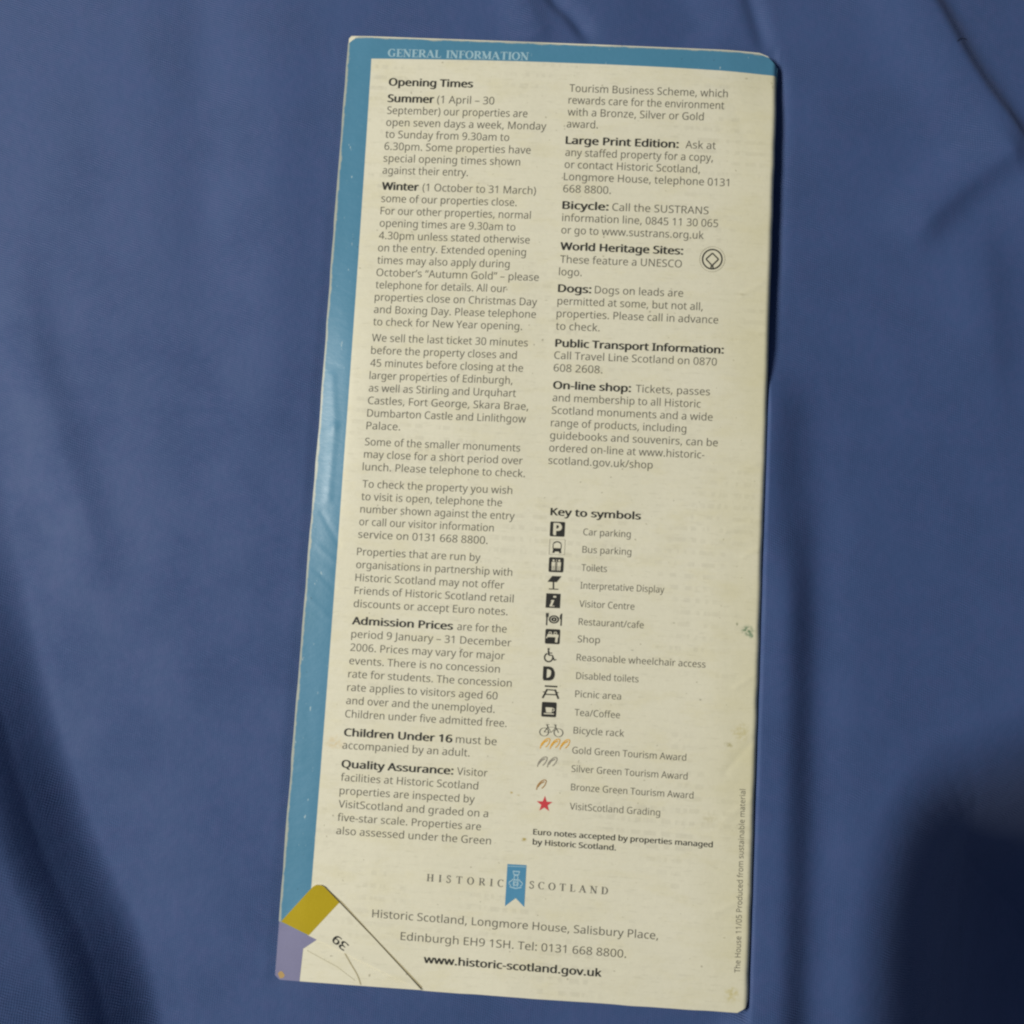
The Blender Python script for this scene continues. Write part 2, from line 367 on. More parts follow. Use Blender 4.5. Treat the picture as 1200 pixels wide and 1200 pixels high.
fc = link('front_cover', fm, flat('front_cover_print', (.10, .24, .36)), root); solid(fc, .16 * MM)
# ------------------------------------------------------------------ print
INK = flat('black_ink', (.020, .020, .016), .5); GREYINK = flat('grey_ink', (.13, .125, .10), .6)
LIGHTINK = flat('pale_ink', (.30, .47, .54), .5); KNOCK = flat('unprinted_paper', (.63, .60, .46), .6)
BLUEINK = flat('blue_ink', (.07, .245, .40), .45); PALEBLUE = flat('pale_blue_ink', (.34, .52, .60), .5)
GOLD = flat('gold_ink', (.70, .37, .03), .5); SILVER = flat('silver_ink', (.27, .25, .20), .5); BRONZE = flat('bronze_ink', (.36, .19, .05), .5)
RED = flat('red_ink', (.55, .045, .055), .5); YELLOW = flat('yellow_ink', (.40, .30, .003), .55, .2); PURPLE = flat('lavender_ink', (.19, .188, .31), .5)
def up_at(x, y):
    k = (x - 366) / 528
    a = np.array([87, -1108]) * (1 - k) + np.array([34, -1129]) * k
    return a / np.linalg.norm(a)
GL = {}
try:                                          # the sans-serif that ships inside Blender; else its built-in one
    FONT = bpy.data.fonts.load(__import__('os').path.join(bpy.utils.resource_path('LOCAL'), 'datafiles', 'fonts', 'NotoSansHebrew-Regular.woff2'))
except Exception: FONT = None
def text_geo(s, off):
    key = (s, off)
    if key in GL: return GL[key]
    cu = bpy.data.curves.new('t', 'FONT'); cu.body = s; cu.offset = off; cu.resolution_u = 3; cu.size = 1
    if FONT: cu.font = FONT
    o = bpy.data.objects.new('t', cu); S.collection.objects.link(o)
    dg = bpy.context.evaluated_depsgraph_get(); e = o.evaluated_get(dg); m = e.to_mesh()
    v = np.array([p.co[:2] for p in m.vertices]); f = [tuple(p.vertices) for p in m.polygons]
    e.to_mesh_clear(); bpy.data.objects.remove(o); bpy.data.curves.remove(cu)
    GL[key] = (v, f); return GL[key]
CAPH = text_geo('H', 0)[0][:, 1].max()
class Print:
    """flat print laid on the paper: polygons in measured coordinates, projected on the sheet"""
    def __init__(s, fn=cover_z, lift=.025 * MM): s.v = []; s.f = []; s.l = []; s.fn = fn; s.lift = lift; s.k = 0
    def poly(s, pts, faces=None, layer=None):
        n0 = len(s.v); s.v += [tuple(p) for p in pts]; s.k += 1
        l = (s.k % 9) * 2.5e-6 if layer is None else layer
        s.l += [l] * len(pts); s.f += [tuple(i + n0 for i in f) for f in (faces or [tuple(range(len(pts)))])]
    def text(s, txt, a, b, cap, off=0.0, capk=None):
        capk = CAPH
        if off > 0:                        # heavier weight: the outlines overprinted side by side
            v, f = text_geo(txt, 0); a = np.array(a, float); b = np.array(b, float)
            u = up_at(*((a + b) / 2)) * cap / capk; r = (b - a) / np.linalg.norm(b - a) * cap / capk; x0, x1 = v[:, 0].min(), v[:, 0].max()
            for i, (ox, oy) in enumerate([(-1, 0), (-.33, .4), (.33, -.4), (1, 0)]):
                s.poly(a + np.outer((v[:, 0] - x0) / (x1 - x0), b - a) + np.outer(v[:, 1], u) + r * ox * off + u * oy * off, f, i * 3e-6)
            return
        v, f = text_geo(txt, 0); a = np.array(a, float); b = np.array(b, float)
        u = up_at(*((a + b) / 2)) * cap / capk; x0, x1 = v[:, 0].min(), v[:, 0].max()
        s.poly(a + np.outer((v[:, 0] - x0) / (x1 - x0), b - a) + np.outer(v[:, 1], u), f, 0)
    def ribbon(s, pts, wd, frame):
        """constant or varying width stroke; frame maps local to measured coordinates"""
        p = np.array(pts, float); n = len(p); wd = np.broadcast_to(np.asarray(wd, float), (n,))
        tg = np.gradient(p, axis=0); tg /= np.linalg.norm(tg, axis=1)[:, None] + 1e-12
        nr = np.stack([-tg[:, 1], tg[:, 0]], 1) * wd[:, None] / 2
        L = frame(p + nr); R = frame(p - nr)
        s.poly(list(L) + list(R), [(i, i + 1, n + i + 1, n + i) for i in range(n - 1)])
    def shape(s, pts, frame): s.poly(frame(np.array(pts, float)))
    def build(s, name, mat, parent, label=None):
        me = bpy.data.meshes.new(name); co = on_cover(np.array(s.v), s.lift, s.fn); co[:, 2] += np.array(s.l)
        me.from_pydata([tuple(c) for c in co], [], s.f); me.update()
        bm = bmesh.new(); bm.from_mesh(me); big = [f for f in bm.faces if len(f.verts) > 4]
        bmesh.ops.triangulate(bm, faces=big)
        for f in bm.faces:
            if f.normal.z < 0: f.normal_flip()
        bm.to_mesh(me); bm.free()
        o = link(name, me, mat, parent)
        if label: o['label'] = label
        return o
def frame_at(cx, cy, size, slope=None):
    """local unit square (y up, centre .5,.5) -> photograph"""
    u = up_at(cx, cy); sl = math.radians(slope if slope is not None else 2.2 + (cy - 600) / 300)
    r = np.array([math.cos(sl), math.sin(sl)])
    sz = size if isinstance(size, tuple) else (size, size)
    return lambda p: np.array([cx, cy]) + np.outer(p[:, 0] - .5, r * sz[0]) + np.outer(p[:, 1] - .5, u * sz[1])
def arc(cx, cy, r, a0=0, a1=360, n=28, ry=None):
    a = np.radians(np.linspace(a0, a1, n)); return np.stack([cx + r * np.cos(a), cy + (ry or r) * np.sin(a)], 1)
# ---- body text
sl_left = lambda y: math.radians(np.interp(y, [100, 133, 222, 367, 560, 715, 985], [1.35, 1.4, 1.75, 1.8, 2.5, 3.1, 3.9]))
sl_right = lambda y: math.radians(np.interp(y, [107, 300, 420, 600, 775, 950], [2.04, 2.25, 2.4, 2.8, 3.2, 4.1]))
Z1 = lambda X, Y: (400 + X / 4.444, 30 + Y / 4.444)
Z3 = lambda X, Y: (400 + X / 4.444, 290 + Y / 4.444)
Z5 = lambda X, Y: (380 + X / 4.615, 550 + Y / 4.615)
Z7 = lambda X, Y: (310 + X / 3, 800 + Y / 3)
Z2 = lambda X, Y: (640 + X / 4.138, 30 + Y / 4.138)
Z4 = lambda X, Y: (630 + X / 4.138, 310 + Y / 4.138)
Z6 = lambda X, Y: (620 + X / 4.138, 580 + Y / 4.138)
Z8 = lambda X, Y: (600 + X / 3.334, 840 + Y / 3.334)
BOLD = .036; THIN = 0
def lines(col, items, label=None, cap=8.8, name='paragraph', thin=0, bold=BOLD):
    """items: (zoom, X, Y, Xend, text) or (zoom, X, Y, Xbold, boldtext, Xstart, Xend, text)"""
    pr, pb = Print(), Print(); sl = sl_left if col == 'L' else sl_right
    A = np.array([it[0](it[1], it[2]) for it in items]); ii = np.arange(len(items))
    if len(items) > 3: A = np.column_stack([np.polyval(np.polyfit(ii, A[:, 0], 1), ii), np.polyval(np.polyfit(ii, A[:, 1], 1), ii)])
    for it, a in zip(items, A):
        Zf_, X_, Y_ = it[0], it[1], it[2]; th_ = sl(a[1]); r = np.array([1, math.tan(th_)])
        to = lambda Xq: a + r * (Zf_(Xq, 0)[0] - a[0])
        if isinstance(it[4], str) and len(it) > 5:
            pb.text(it[4], a, to(it[3]), cap, bold)
            if len(it) > 6: pr.text(it[7], to(it[5]), to(it[6]), cap, thin)
        else: pr.text(it[4], a, to(it[3]), cap, thin)
    if pb.v: pb.build('heading', INK, back)
    if pr.v: pr.build(name, TEXTINK, back, label)
TEXTINK = flat('text_ink', (.095, .09, .068), .6)
lines('L', [(Z1, 248, 312, 683, 'Opening Times', 0)], cap=8.6)
lines('L', [(Z1, 243, 398, 480, 'Summer', 498, 795, '(1 April – 30'), (Z1, 237, 460, 968, 'September) our properties are'),
    (Z1, 232, 522, 1066, 'open seven days a week, Monday'), (Z1, 230, 583, 873, 'to Sunday from 9.30am to'), (Z1, 222, 645, 985, '6.30pm. Some properties have'),
    (Z1, 218, 710, 930, 'special opening times shown'), (Z1, 215, 772, 658, 'against their entry.')], 'paragraph on summer opening times')
lines('L', [(Z1, 213, 858, 400, 'Winter', 422, 1012, '(1 October to 31 March)'), (Z1, 207, 920, 912, 'some of our properties close.'),
    (Z1, 203, 980, 985, 'For our other properties, normal'), (Z1, 198, 1045, 905, 'opening times are 9.30am to'), (Z1, 193, 1107, 980, '4.30pm unless stated otherwise'),
    (Z3, 190, 18, 960, 'on the entry. Extended opening'), (Z3, 187, 85, 875, 'times may also apply during'), (Z3, 183, 150, 1027, 'October’s “Autumn Gold” – please'),
    (Z3, 178, 215, 858, 'telephone for details. All our'), (Z3, 173, 277, 1018, 'properties close on Christmas Day'), (Z3, 167, 341, 1012, 'and Boxing Day. Please telephone'),
    (Z3, 165, 404, 940, 'to check for New Year opening.')], 'paragraph on winter opening times')
lines('L', [(Z3, 158, 490, 970, 'We sell the last ticket 30 minutes'), (Z3, 153, 553, 912, 'before the property closes and'), (Z3, 150, 618, 945, '45 minutes before closing at the'),
    (Z3, 147, 685, 890, 'larger properties of Edinburgh,'), (Z3, 143, 750, 908, 'as well as Stirling and Urquhart'), (Z3, 137, 815, 972, 'Castles, Fort George, Skara Brae,'),
    (Z3, 133, 880, 960, 'Dumbarton Castle and Linlithgow'), (Z3, 130, 947, 305, 'Palace.')])
lines('L', [(Z3, 122, 1030, 930, 'Some of the smaller monuments'), (Z3, 117, 1095, 943, 'may close for a short period over'), (Z3, 110, 1160, 955, 'lunch. Please telephone to check.')])
lines('L', [(Z5, 205, 98, 1015, 'To check the property you wish'), (Z5, 200, 165, 960, 'to visit is open, telephone the'), (Z5, 193, 235, 1028, 'number shown against the entry'),
    (Z5, 188, 302, 915, 'or call our visitor information'), (Z5, 183, 370, 882, 'service on 0131 668 8800.')])
lines('L', [(Z5, 175, 465, 843, 'Properties that are run by'), (Z5, 172, 533, 1015, 'organisations in partnership with'), (Z5, 168, 603, 972, 'Historic Scotland may not offer'),
    (Z5, 163, 675, 1022, 'Friends of Historic Scotland retail'), (Z5, 157, 745, 990, 'discounts or accept Euro notes.')])
lines('L', [(Z5, 150, 840, 693, 'Admission Prices', 718, 985, 'are for the'), (Z5, 145, 912, 1010, 'period 9 January – 31 December'), (Z5, 140, 980, 975, '2006. Prices may vary for major'),
    (Z5, 135, 1050, 948, 'events. There is no concession'), (Z5, 130, 1120, 1012, 'rate for students. The concession'), (Z7, 290, 30, 818, 'rate applies to visitors aged 60'),
    (Z7, 285, 77, 808, 'and over and the unemployed.'), (Z7, 283, 122, 850, 'Children under five admitted free.')], 'paragraph on admission prices')
lines('L', [(Z7, 280, 187, 658, 'Children Under 16', 672, 815, 'must be'), (Z7, 273, 232, 720, 'accompanied by an adult.')])
lines('L', [(Z7, 272, 298, 662, 'Quality Assurance:', 676, 783, 'Visitor'), (Z7, 267, 345, 750, 'facilities at Historic Scotland'), (Z7, 262, 392, 738, 'properties are inspected by'),
    (Z7, 260, 438, 785, 'VisitScotland and graded on a'), (Z7, 255, 485, 760, 'five-star scale. Properties are'), (Z7, 252, 533, 795, 'also assessed under the Green')])
lines('R', [(Z2, 113, 320, 880, 'Tourism Business Scheme, which'), (Z2, 107, 378, 863, 'rewards care for the environment'), (Z2, 103, 437, 763, 'with a Bronze, Silver or Gold'), (Z2, 100, 493, 250, 'award.')])
lines('R', [(Z2, 97, 573, 640, 'Large Print Edition:', 675, 822, 'Ask at'), (Z2, 92, 632, 808, 'any staffed property for a copy,'), (Z2, 88, 690, 745, 'or contact Historic Scotland,'),
    (Z2, 85, 749, 886, 'Longmore House, telephone 0131'), (Z2, 83, 808, 313, '668 8800.')], 'paragraph on the large print edition')
lines('R', [(Z2, 80, 888, 300, 'Bicycle:', 320, 787, 'Call the SUSTRANS'), (Z2, 77, 948, 833, 'information line, 0845 11 30 065'), (Z2, 73, 1008, 763, 'or go to www.sustrans.org.uk')])
lines('R', [(Z2, 70, 1087, 662, 'World Heritage Sites:', 0)])
lines('R', [(Z2, 67, 1150, 657, 'These feature a UNESCO'), (Z4, 103, 52, 213, 'logo.')])
lines('R', [(Z4, 102, 132, 258, 'Dogs:', 277, 705, 'Dogs on leads are'), (Z4, 93, 194, 800, 'permitted at some, but not all,'), (Z4, 92, 255, 875, 'properties. Please call in advance'), (Z4, 88, 315, 300, 'to check.')])
lines('R', [(Z4, 87, 398, 900, 'Public Transport Information:', 0)])
lines('R', [(Z4, 80, 457, 868, 'Call Travel Line Scotland on 0870'), (Z4, 77, 518, 313, '608 2608.')])
lines('R', [(Z4, 77, 602, 450, 'On-line shop:', 475, 835, 'Tickets, passes'), (Z4, 72, 662, 790, 'and membership to all Historic'), (Z4, 67, 723, 848, 'Scotland monuments and a wide'),
    (Z4, 65, 785, 720, 'range of products, including'), (Z4, 60, 845, 873, 'guidebooks and souvenirs, can be'), (Z4, 55, 906, 808, 'ordered on-line at www.historic-'), (Z4, 52, 966, 557, 'scotland.gov.uk/shop')], 'paragraph on the on-line shop')
lines('R', [(Z6, 105, 98, 540, 'Key to symbols', 0)], cap=8.5)
for q in [(Z6, 262, 195, 492, 'Car parking'), (Z6, 258, 280, 495, 'Bus parking'), (Z6, 253, 368, 377, 'Toilets'), (Z6, 248, 454, 655, 'Interpretative Display'), (Z6, 243, 543, 510, 'Visitor Centre'),
          (Z6, 240, 630, 555, 'Restaurant/cafe'), (Z6, 235, 714, 343, 'Shop'), (Z6, 230, 803, 855, 'Reasonable wheelchair access'), (Z6, 228, 892, 530, 'Disabled toilets'), (Z6, 223, 980, 445, 'Picnic area'),
          (Z6, 220, 1070, 440, 'Tea/Coffee'), (Z6, 215, 1157, 460, 'Bicycle rack'), (Z8, 235, 143, 680, 'Gold Green Tourism Award'), (Z8, 232, 215, 685, 'Silver Green Tourism Award'),
          (Z8, 230, 287, 708, 'Bronze Green Tourism Award'), (Z8, 225, 362, 578, 'VisitScotland Grading')]:
    lines('R', [q], cap=7.9, name='symbol_caption', thin=0)
lines('R', [(Z8, 83, 460, 783, 'Euro notes accepted by properties managed', 0), (Z8, 81, 499, 405, 'by Historic Scotland.', 0)], cap=6.5, bold=.02)
def footer(txt, a, b, cap, off, mat, name='address_line'):
    p = Print(); p.text(txt, a, b, cap, off); return p.build(name, mat, back)
footer('Historic Scotland, Longmore House, Salisbury Place,', (436, 1075), (771, 1101), 9.3, THIN, TEXTINK)
footer('Edinburgh EH9 1SH. Tel: 0131 668 8800.', (469.3, 1101.5), (733.5, 1122.5), 9.3, THIN, TEXTINK)
footer('www.historic-scotland.gov.uk', (496.7, 1128.3), (704.4, 1144.6), 9.0, .03, INK, 'web_address')
# spine imprint, reading upwards
v, f = text_geo('The House 11/05 Produced from sustainable material', 0)
p = Print(); a = np.array([867.2, 1140.0]); b = np.array([873.6, 925.0]); d = (b - a); x0, x1 = v[:, 0].min(), v[:, 0].max()
side = np.array([-.999, -.03]) * 6.6 / CAPH
p.poly(a + np.outer((v[:, 0] - x0) / (x1 - x0), d) + np.outer(v[:, 1], side), f, 0); p.build('imprint_line', TEXTINK, back)
# ---- serif capitals drawn as strokes (thick stems, thin joins, bracket serifs)
TK, TN, SF = .17, .065, .055
def serif(ch):
    R = []
    st = lambda x, y0=0, y1=1, w=TK: R.append(([(x, y0), (x, (y0 + y1) / 2), (x, y1)], w))
    hz = lambda x0, x1, y, w=TN: R.append(([(x0, y), ((x0 + x1) / 2, y), (x1, y)], w))
    sf = lambda x, y: hz(x - .17, x + .17, y + (SF / 2 if y < .5 else -SF / 2), SF)
    def bow(cx, cy, rx, ry, a0, a1, n=18, k=1.0):
        a = np.radians(np.linspace(a0, a1, n)); R.append((np.stack([cx + rx * np.cos(a), cy + ry * np.sin(a)], 1), TN + (TK * k - TN) * np.abs(np.cos(a)) ** 1.5))
    def dg(x0, y0, x1, y1, w): R.append(([(x0, y0), ((x0 + x1) / 2, (y0 + y1) / 2), (x1, y1)], w))
    wd = .7
    if ch == 'I': st(.18); sf(.18, 0); sf(.18, 1); wd = .36
    elif ch in 'EFL':
        st(.18); sf(.18, 1); sf(.18, 0); wd = .66
        if ch in 'EF': hz(.18, .62, .97); R.append(([(.62, .99), (.61, .88), (.6, .76)], .05)); hz(.18, .48, .52); R.append(([(.48, .62), (.48, .52), (.48, .42)], .05))
        if ch in 'EL': hz(.18, .62, .03); R.append(([(.64, .28), (.635, .14), (.62, .01)], .05))
    elif ch == 'H':
        for x in (.18, .72): st(x); sf(x, 0); sf(x, 1)
        hz(.18, .72, .5); wd = .9
    elif ch == 'T': st(.4); sf(.4, 0); hz(.05, .75, .97); R.append(([(.05, .99), (.06, .88), (.04, .76)], .05)); R.append(([(.75, .99), (.74, .88), (.76, .76)], .05)); wd = .8
    elif ch == 'N': st(.16, w=TN); st(.74, w=TN); sf(.16, 0); sf(.74, 1); sf(.12, 1); dg(.12, .99, .74, .02, TK); wd = .9
    elif ch == 'M': st(.14, w=TN); st(.86, w=TK); sf(.14, 0); sf(.86, 0); sf(.86, 1); sf(.12, 1); dg(.14, .98, .5, .05, TK); dg(.5, .05, .84, .98, TN); wd = 1.02
    elif ch == 'A': dg(.08, 0, .4, .98, TN); dg(.38, .98, .74, 0, TK); hz(.2, .62, .34); sf(.08, 0); sf(.74, 0); wd = .86
    elif ch == 'R': st(.18); sf(.18, 0); sf(.18, 1); hz(.18, .42, .97); hz(.18, .42, .5); bow(.40, .735, .22, .235, 90, -90); dg(.4, .5, .74, .02, TK * .9); wd = .8
    elif ch == 'D': st(.18); sf(.18, 0); sf(.18, 1); hz(.18, .4, .97); hz(.18, .4, .03); bow(.38, .5, .36, .47, 90, -90, 22); wd = .84
    elif ch == 'O': bow(.42, .5, .35, .48, 0, 360, 36); wd = .86
    elif ch in 'CG':
        bow(.43, .5, .36, .48, 48, 312, 28); R.append(([(.68, .98), (.68, .86), (.69, .74)], .05)); wd = .78
        if ch == 'G': st(.66, .05, .42, TK * .9); hz(.52, .8, .42, SF); wd = .84
    elif ch == 'S':
        R.append((smooth_path([(.52, .78), (.46, .93), (.3, .97), (.13, .88), (.12, .7), (.3, .56), (.46, .44), (.52, .26), (.42, .07), (.26, .02), (.1, .08), (.05, .24)], 44), .12)); wd = .62
    elif ch == ' ': wd = .45
    return R, wd
def serif_text(txt, a, b, cap, track, mat, name, thick=1.0):
    p = Print(); a = np.array(a, float); b = np.array(b, float)
    glyphs = [serif(c) for c in txt]; tot = sum(g[1] for g in glyphs) + track * (len(txt) - 1)
    k = np.linalg.norm(b - a) / tot; r = (b - a) / np.linalg.norm(b - a) * k; u = up_at(*((a + b) / 2)) * cap; x = 0
    for R, wd in glyphs:
        fr = lambda q, x=x: a + np.outer(q[:, 0] + x, r) + np.outer(q[:, 1], u)
        for pts, ww in R: p.ribbon(pts, np.asarray(ww) * thick, fr)
        x += wd + track
    return p.build(name, mat, back)
serif_text('GENERAL INFORMATION', (454.7, 66.3), (619.5, 70.6), 9.0, .06, LIGHTINK, 'page_title', 1.35)
serif_text('HISTORIC', (499.8, 1032.6), (590, 1039.6), 8.6, .62, GREYINK, 'publisher_name')
serif_text('SCOTLAND', (620, 1041), (712.3, 1048.3), 8.6, .48, GREYINK, 'publisher_name')
# ---- banner emblem
p = Print(lift=.02 * MM); p.poly([(594.6, 1012.5), (617, 1013.8), (614.4, 1063), (604.2, 1052.5), (591.7, 1062)]); ban = p.build('blue_banner', BLUEINK, back)
def sym(name, c, size, mat, draw, label=None, lift=.045 * MM, slope=None):
    p = Print(lift=lift); fr = frame_at(c[0], c[1], size, slope); draw(p, fr); return p.build(name, mat, back, label)
def emblem(p, fr):
    p.ribbon([(.28, .98), (.5, .96), (.72, .98)], .06, fr); p.ribbon([(.28, .98), (.34, .80)], .06, fr); p.ribbon([(.72, .98), (.66, .80)], .06, fr); p.ribbon([(.32, .80), (.5, .78), (.68, .80)], .06, fr)
    p.ribbon(arc(.5, .64, .13), .06, fr); p.ribbon([(.34, .56), (.2, .46), (.04, .36)], .06, fr); p.ribbon([(.66, .56), (.8, .46), (.96, .36)], .06, fr)
    p.ribbon([(.04, .36), (.08, .26), (.2, .2)], .05, fr); p.ribbon([(.96, .36), (.92, .26), (.8, .2)], .05, fr)
    p.ribbon([(.38, .52), (.34, .3), (.4, .16)], .07, fr); p.ribbon([(.62, .52), (.66, .3), (.6, .16)], .07, fr); p.ribbon([(.1, .14), (.5, .06), (.9, .14)], .06, fr); p.ribbon(arc(.5, .32, .09), .05, fr)
sym('emblem', (604.6, 1031.5), (17.5, 22), PALEBLUE, emblem)
p = Print(lift=.045 * MM); p.ribbon([(594.8, 1015), (606, 1015.4), (616.6, 1016)], .7, lambda q: q); p.build('banner_stripe', PALEBLUE, back)
# ---- world heritage mark
def whs(p, fr):
    p.ribbon(arc(.5, .5, .385, 0, 360, 40), .055, fr)
    for a_, b_ in (((.5, .74), (.25, .5)), ((.5, .74), (.75, .5)), ((.25, .5), (.47, .28)), ((.75, .5), (.53, .28))): p.ribbon([a_, tuple((np.array(a_) + b_) / 2), b_], .05, fr)
    p.ribbon([(.47, .29), (.47, .2), (.44, .11)], .045, fr); p.ribbon([(.53, .29), (.53, .2), (.56, .11)], .045, fr)
sym('heritage_mark', (834.6, 303.7), 29.5, INK, whs)
sym('heritage_ring', (834.6, 303.7), 29.5, flat('faint_ink', (.42, .40, .30)), lambda p, fr: p.ribbon(arc(.5, .5, .5, 0, 360, 48), .02, fr))
# ---- key symbols (black squares with paper-coloured figures, or plain black figures)
def rrect(r=.08, x0=0, y0=0, x1=1, y1=1):
    q = []
    for cx, cy, a0 in ((x1 - r, y1 - r, 0), (x0 + r, y1 - r, 90), (x0 + r, y0 + r, 180), (x1 - r, y0 + r, 270)): q += [tuple(v) for v in arc(cx, cy, r, a0, a0 + 90, 5)]
    return q
def box(p, fr, x0, y0, x1, y1): p.shape([(x0, y0), (x1, y0), (x1, y1), (x0, y1)], fr)
def glyph_in(p, fr, ch, off, x0, y0, x1, y1):
    v, f = text_geo(ch, 0); mn, mx = v.min(0), v.max(0); q = (v - mn) / (mx - mn) * np.array([x1 - x0 - 2 * off, y1 - y0]) + np.array([x0 + off, y0])
    for i, o_ in enumerate((-1, -.33, .33, 1)): p.poly(fr(q + np.array([o_, (.6, -.6, .6, -.6)[i]]) * off), f, i * 3e-6)
kz = lambda X, Y: (610 + X / 6.316, 590 + Y / 6.316)          # key zoom A
kw = lambda X, Y: (610 + X / 5.455, 740 + Y / 5.455)          # key zoom B
INKL = .02 * MM
def square(c, size, nm, figure, r=.08):
    o = sym(nm, c, size, INK, lambda p, fr: p.shape(rrect(r), fr), lift=INKL)
    q = Print(lift=.045 * MM); figure(q, frame_at(c[0], c[1], size)); f_ = q.build(nm.replace('symbol', 'figure'), KNOCK, back); return o
square(kz(273, 190), 17.5, 'parking_symbol', lambda p, fr: glyph_in(p, fr, 'P', .055, .22, .12, .80, .88))
def bus(p, fr):
    p.ribbon(arc(.5, .66, .26, 20, 160, 12, .2), .08, fr); box(p, fr, .22, .18, .78, .42); p.ribbon([(.22, .72), (.22, .4)], .05, fr); p.ribbon([(.78, .72), (.78, .4)], .05, fr)
    box(p, fr, .2, .08, .34, .2); box(p, fr, .66, .08, .8, .2)
sym('bus_symbol', kz(270, 322), 17, INK, bus)
sym('bus_symbol_frame', kz(270, 322), 18, flat('faint_ink_line', (.42, .40, .31)), lambda p, fr: [p.ribbon(a, .035, fr) for a in ([(0, 0), (1, 0)], [(1, 0), (1, 1)], [(1, 1), (0, 1)], [(0, 1), (0, 0)])])
def wc(p, fr):
    for cx in (.31, .69):
        p.shape(arc(cx, .79, .07, 0, 345, 12), fr); box(p, fr, cx - .12, .42, cx + .12, .69); box(p, fr, cx - .10, .12, cx - .02, .42); box(p, fr, cx + .02, .12, cx + .10, .42)
    box(p, fr, .485, .12, .515, .88)
square(kz(264, 454), 17.5, 'toilet_symbol', wc, .1)
def display(p, fr):
    p.shape([(.02, .55), (.35, 1.0), (1.0, 1.0), (.68, .55)], fr); p.ribbon([(.45, .55), (.47, .06)], .1, fr); box(p, fr, .15, 0, .82, .07)
sym('display_symbol', kz(248, 587), (16.5, 16), INK, display)
def info(p, fr): p.shape([(.40, .55), (.58, .55), (.44, .14), (.62, .16), (.60, .10), (.26, .10), (.40, .45), (.33, .46)], fr); box(p, fr, .50, .72, .70, .84)
square(kz(241, 720), 17, 'information_symbol', info, .02)
def food(p, fr):
    p.ribbon(arc(.5, .5, .27), .10, fr); p.ribbon(arc(.5, .5, .11), .12, fr)
    p.ribbon([(.06, .02), (.06, .98)], .08, fr); p.ribbon([(.01, .98), (.01, .66), (.14, .66), (.14, .98)], .04, fr); p.ribbon([(.95, .02), (.95, .98)], .08, fr); p.shape([(.93, .45), (.85, .6), (.86, .85), (.95, .98)], fr)
sym('restaurant_symbol', kz(247, 858), (19, 15), INK, food); 
def shop(p, fr):
    p.ribbon(arc(.33, .72, .09, 0, 360, 12), .05, fr); p.ribbon(arc(.68, .72, .09, 0, 360, 12), .05, fr); box(p, fr, .14, .46, .90, .64); p.ribbon([(.78, .5), (.76, .12)], .16, fr); p.ribbon([(.18, .52), (.08, .38)], .08, fr)
square(kz(237, 985), 17.5, 'shop_symbol', shop, .1)
def wheel(p, fr):
    p.ribbon(arc(.42, .34, .30, 115, 375, 24), .10, fr); p.shape(arc(.38, .93, .08, 0, 345, 12), fr); p.ribbon([(.38, .84), (.42, .50)], .12, fr); p.ribbon([(.42, .5), (.68, .5), (.84, .16), (.98, .22)], .09, fr); p.ribbon([(.40, .66), (.66, .66)], .07, fr)
sym('wheelchair_symbol', kw(187, 152), (16, 16.5), INK, wheel)
sym('letter_d_symbol', kw(181, 269), (14, 15), INK, lambda p, fr: glyph_in(p, fr, 'D', .09, 0, 0, 1, 1))
def picnic(p, fr):
    box(p, fr, .12, .88, .90, 1.0); p.ribbon([(.30, .68), (.72, .66)], .09, fr); p.ribbon([(.12, .32), (.92, .32)], .09, fr); p.ribbon([(.28, .72), (.02, .02)], .11, fr); p.ribbon([(.76, .72), (1.0, .02)], .11, fr); p.ribbon([(.02, .5), (.2, .5)], .06, fr); p.ribbon([(.84, .5), (1, .5)], .06, fr)
sym('picnic_symbol', kw(192, 388), (19, 15.5), INK, picnic)
def cup(p, fr):
    p.shape([(.26, .64), (.72, .64), (.68, .30), (.32, .30)], fr); p.ribbon(arc(.74, .50, .10, -100, 100, 10), .05, fr); box(p, fr, .16, .18, .84, .25)
square(kw(182, 499), 17.5, 'coffee_symbol', cup, .09)
def bike(p, fr):
    for cx in (.2, .8): p.ribbon(arc(cx, .34, .185, 0, 360, 28, .32), .035, fr)
    for q in ([(.2, .34), (.34, .74), (.68, .74), (.8, .34)], [(.34, .74), (.5, .34), (.68, .74)], [(.2, .34), (.5, .34)], [(.30, .92), (.36, .66)], [(.26, .93), (.4, .93)], [(.64, .94), (.68, .74)], [(.6, .96), (.72, .92)]): p.ribbon(q, .035, fr)
sym('bicycle_symbol', kw(197, 632), (28, 15), INK, bike)
def leafy(n):
    def d(p, fr):
        for i in range(n):
            x = i * .95
            p.ribbon(smooth_path([(x + .0, .05), (x + .12, .5), (x + .5, .9), (x + .78, .98), (x + .9, .85), (x + .75, .45), (x + .5, .2)], 20), .09, fr); p.ribbon(smooth_path([(x + .1, .3), (x + .35, .62), (x + .7, .82)], 8), .11, fr)
    return d
sym('gold_award_mark', kw(160, 718), (12.2, 13), GOLD, leafy(3)); sym('silver_award_mark', kw(142, 835), (12.2, 13), SILVER, leafy(2)); sym('bronze_award_mark', kw(136, 982), (12.2, 13), BRONZE, leafy(1))
def star(p, fr):
    q = []
    for i in range(10):
        r_ = .5 if i % 2 == 0 else .2; a_ = math.radians(90 + i * 36); q.append((.5 + r_ * math.cos(a_), .5 + r_ * math.sin(a_)))
    for i in range(10): p.poly(fr(np.array([(.5, .5), q[i], q[(i + 1) % 10]])), layer=0)
sym('red_star', kw(153, 1104), 19.5, RED, star)
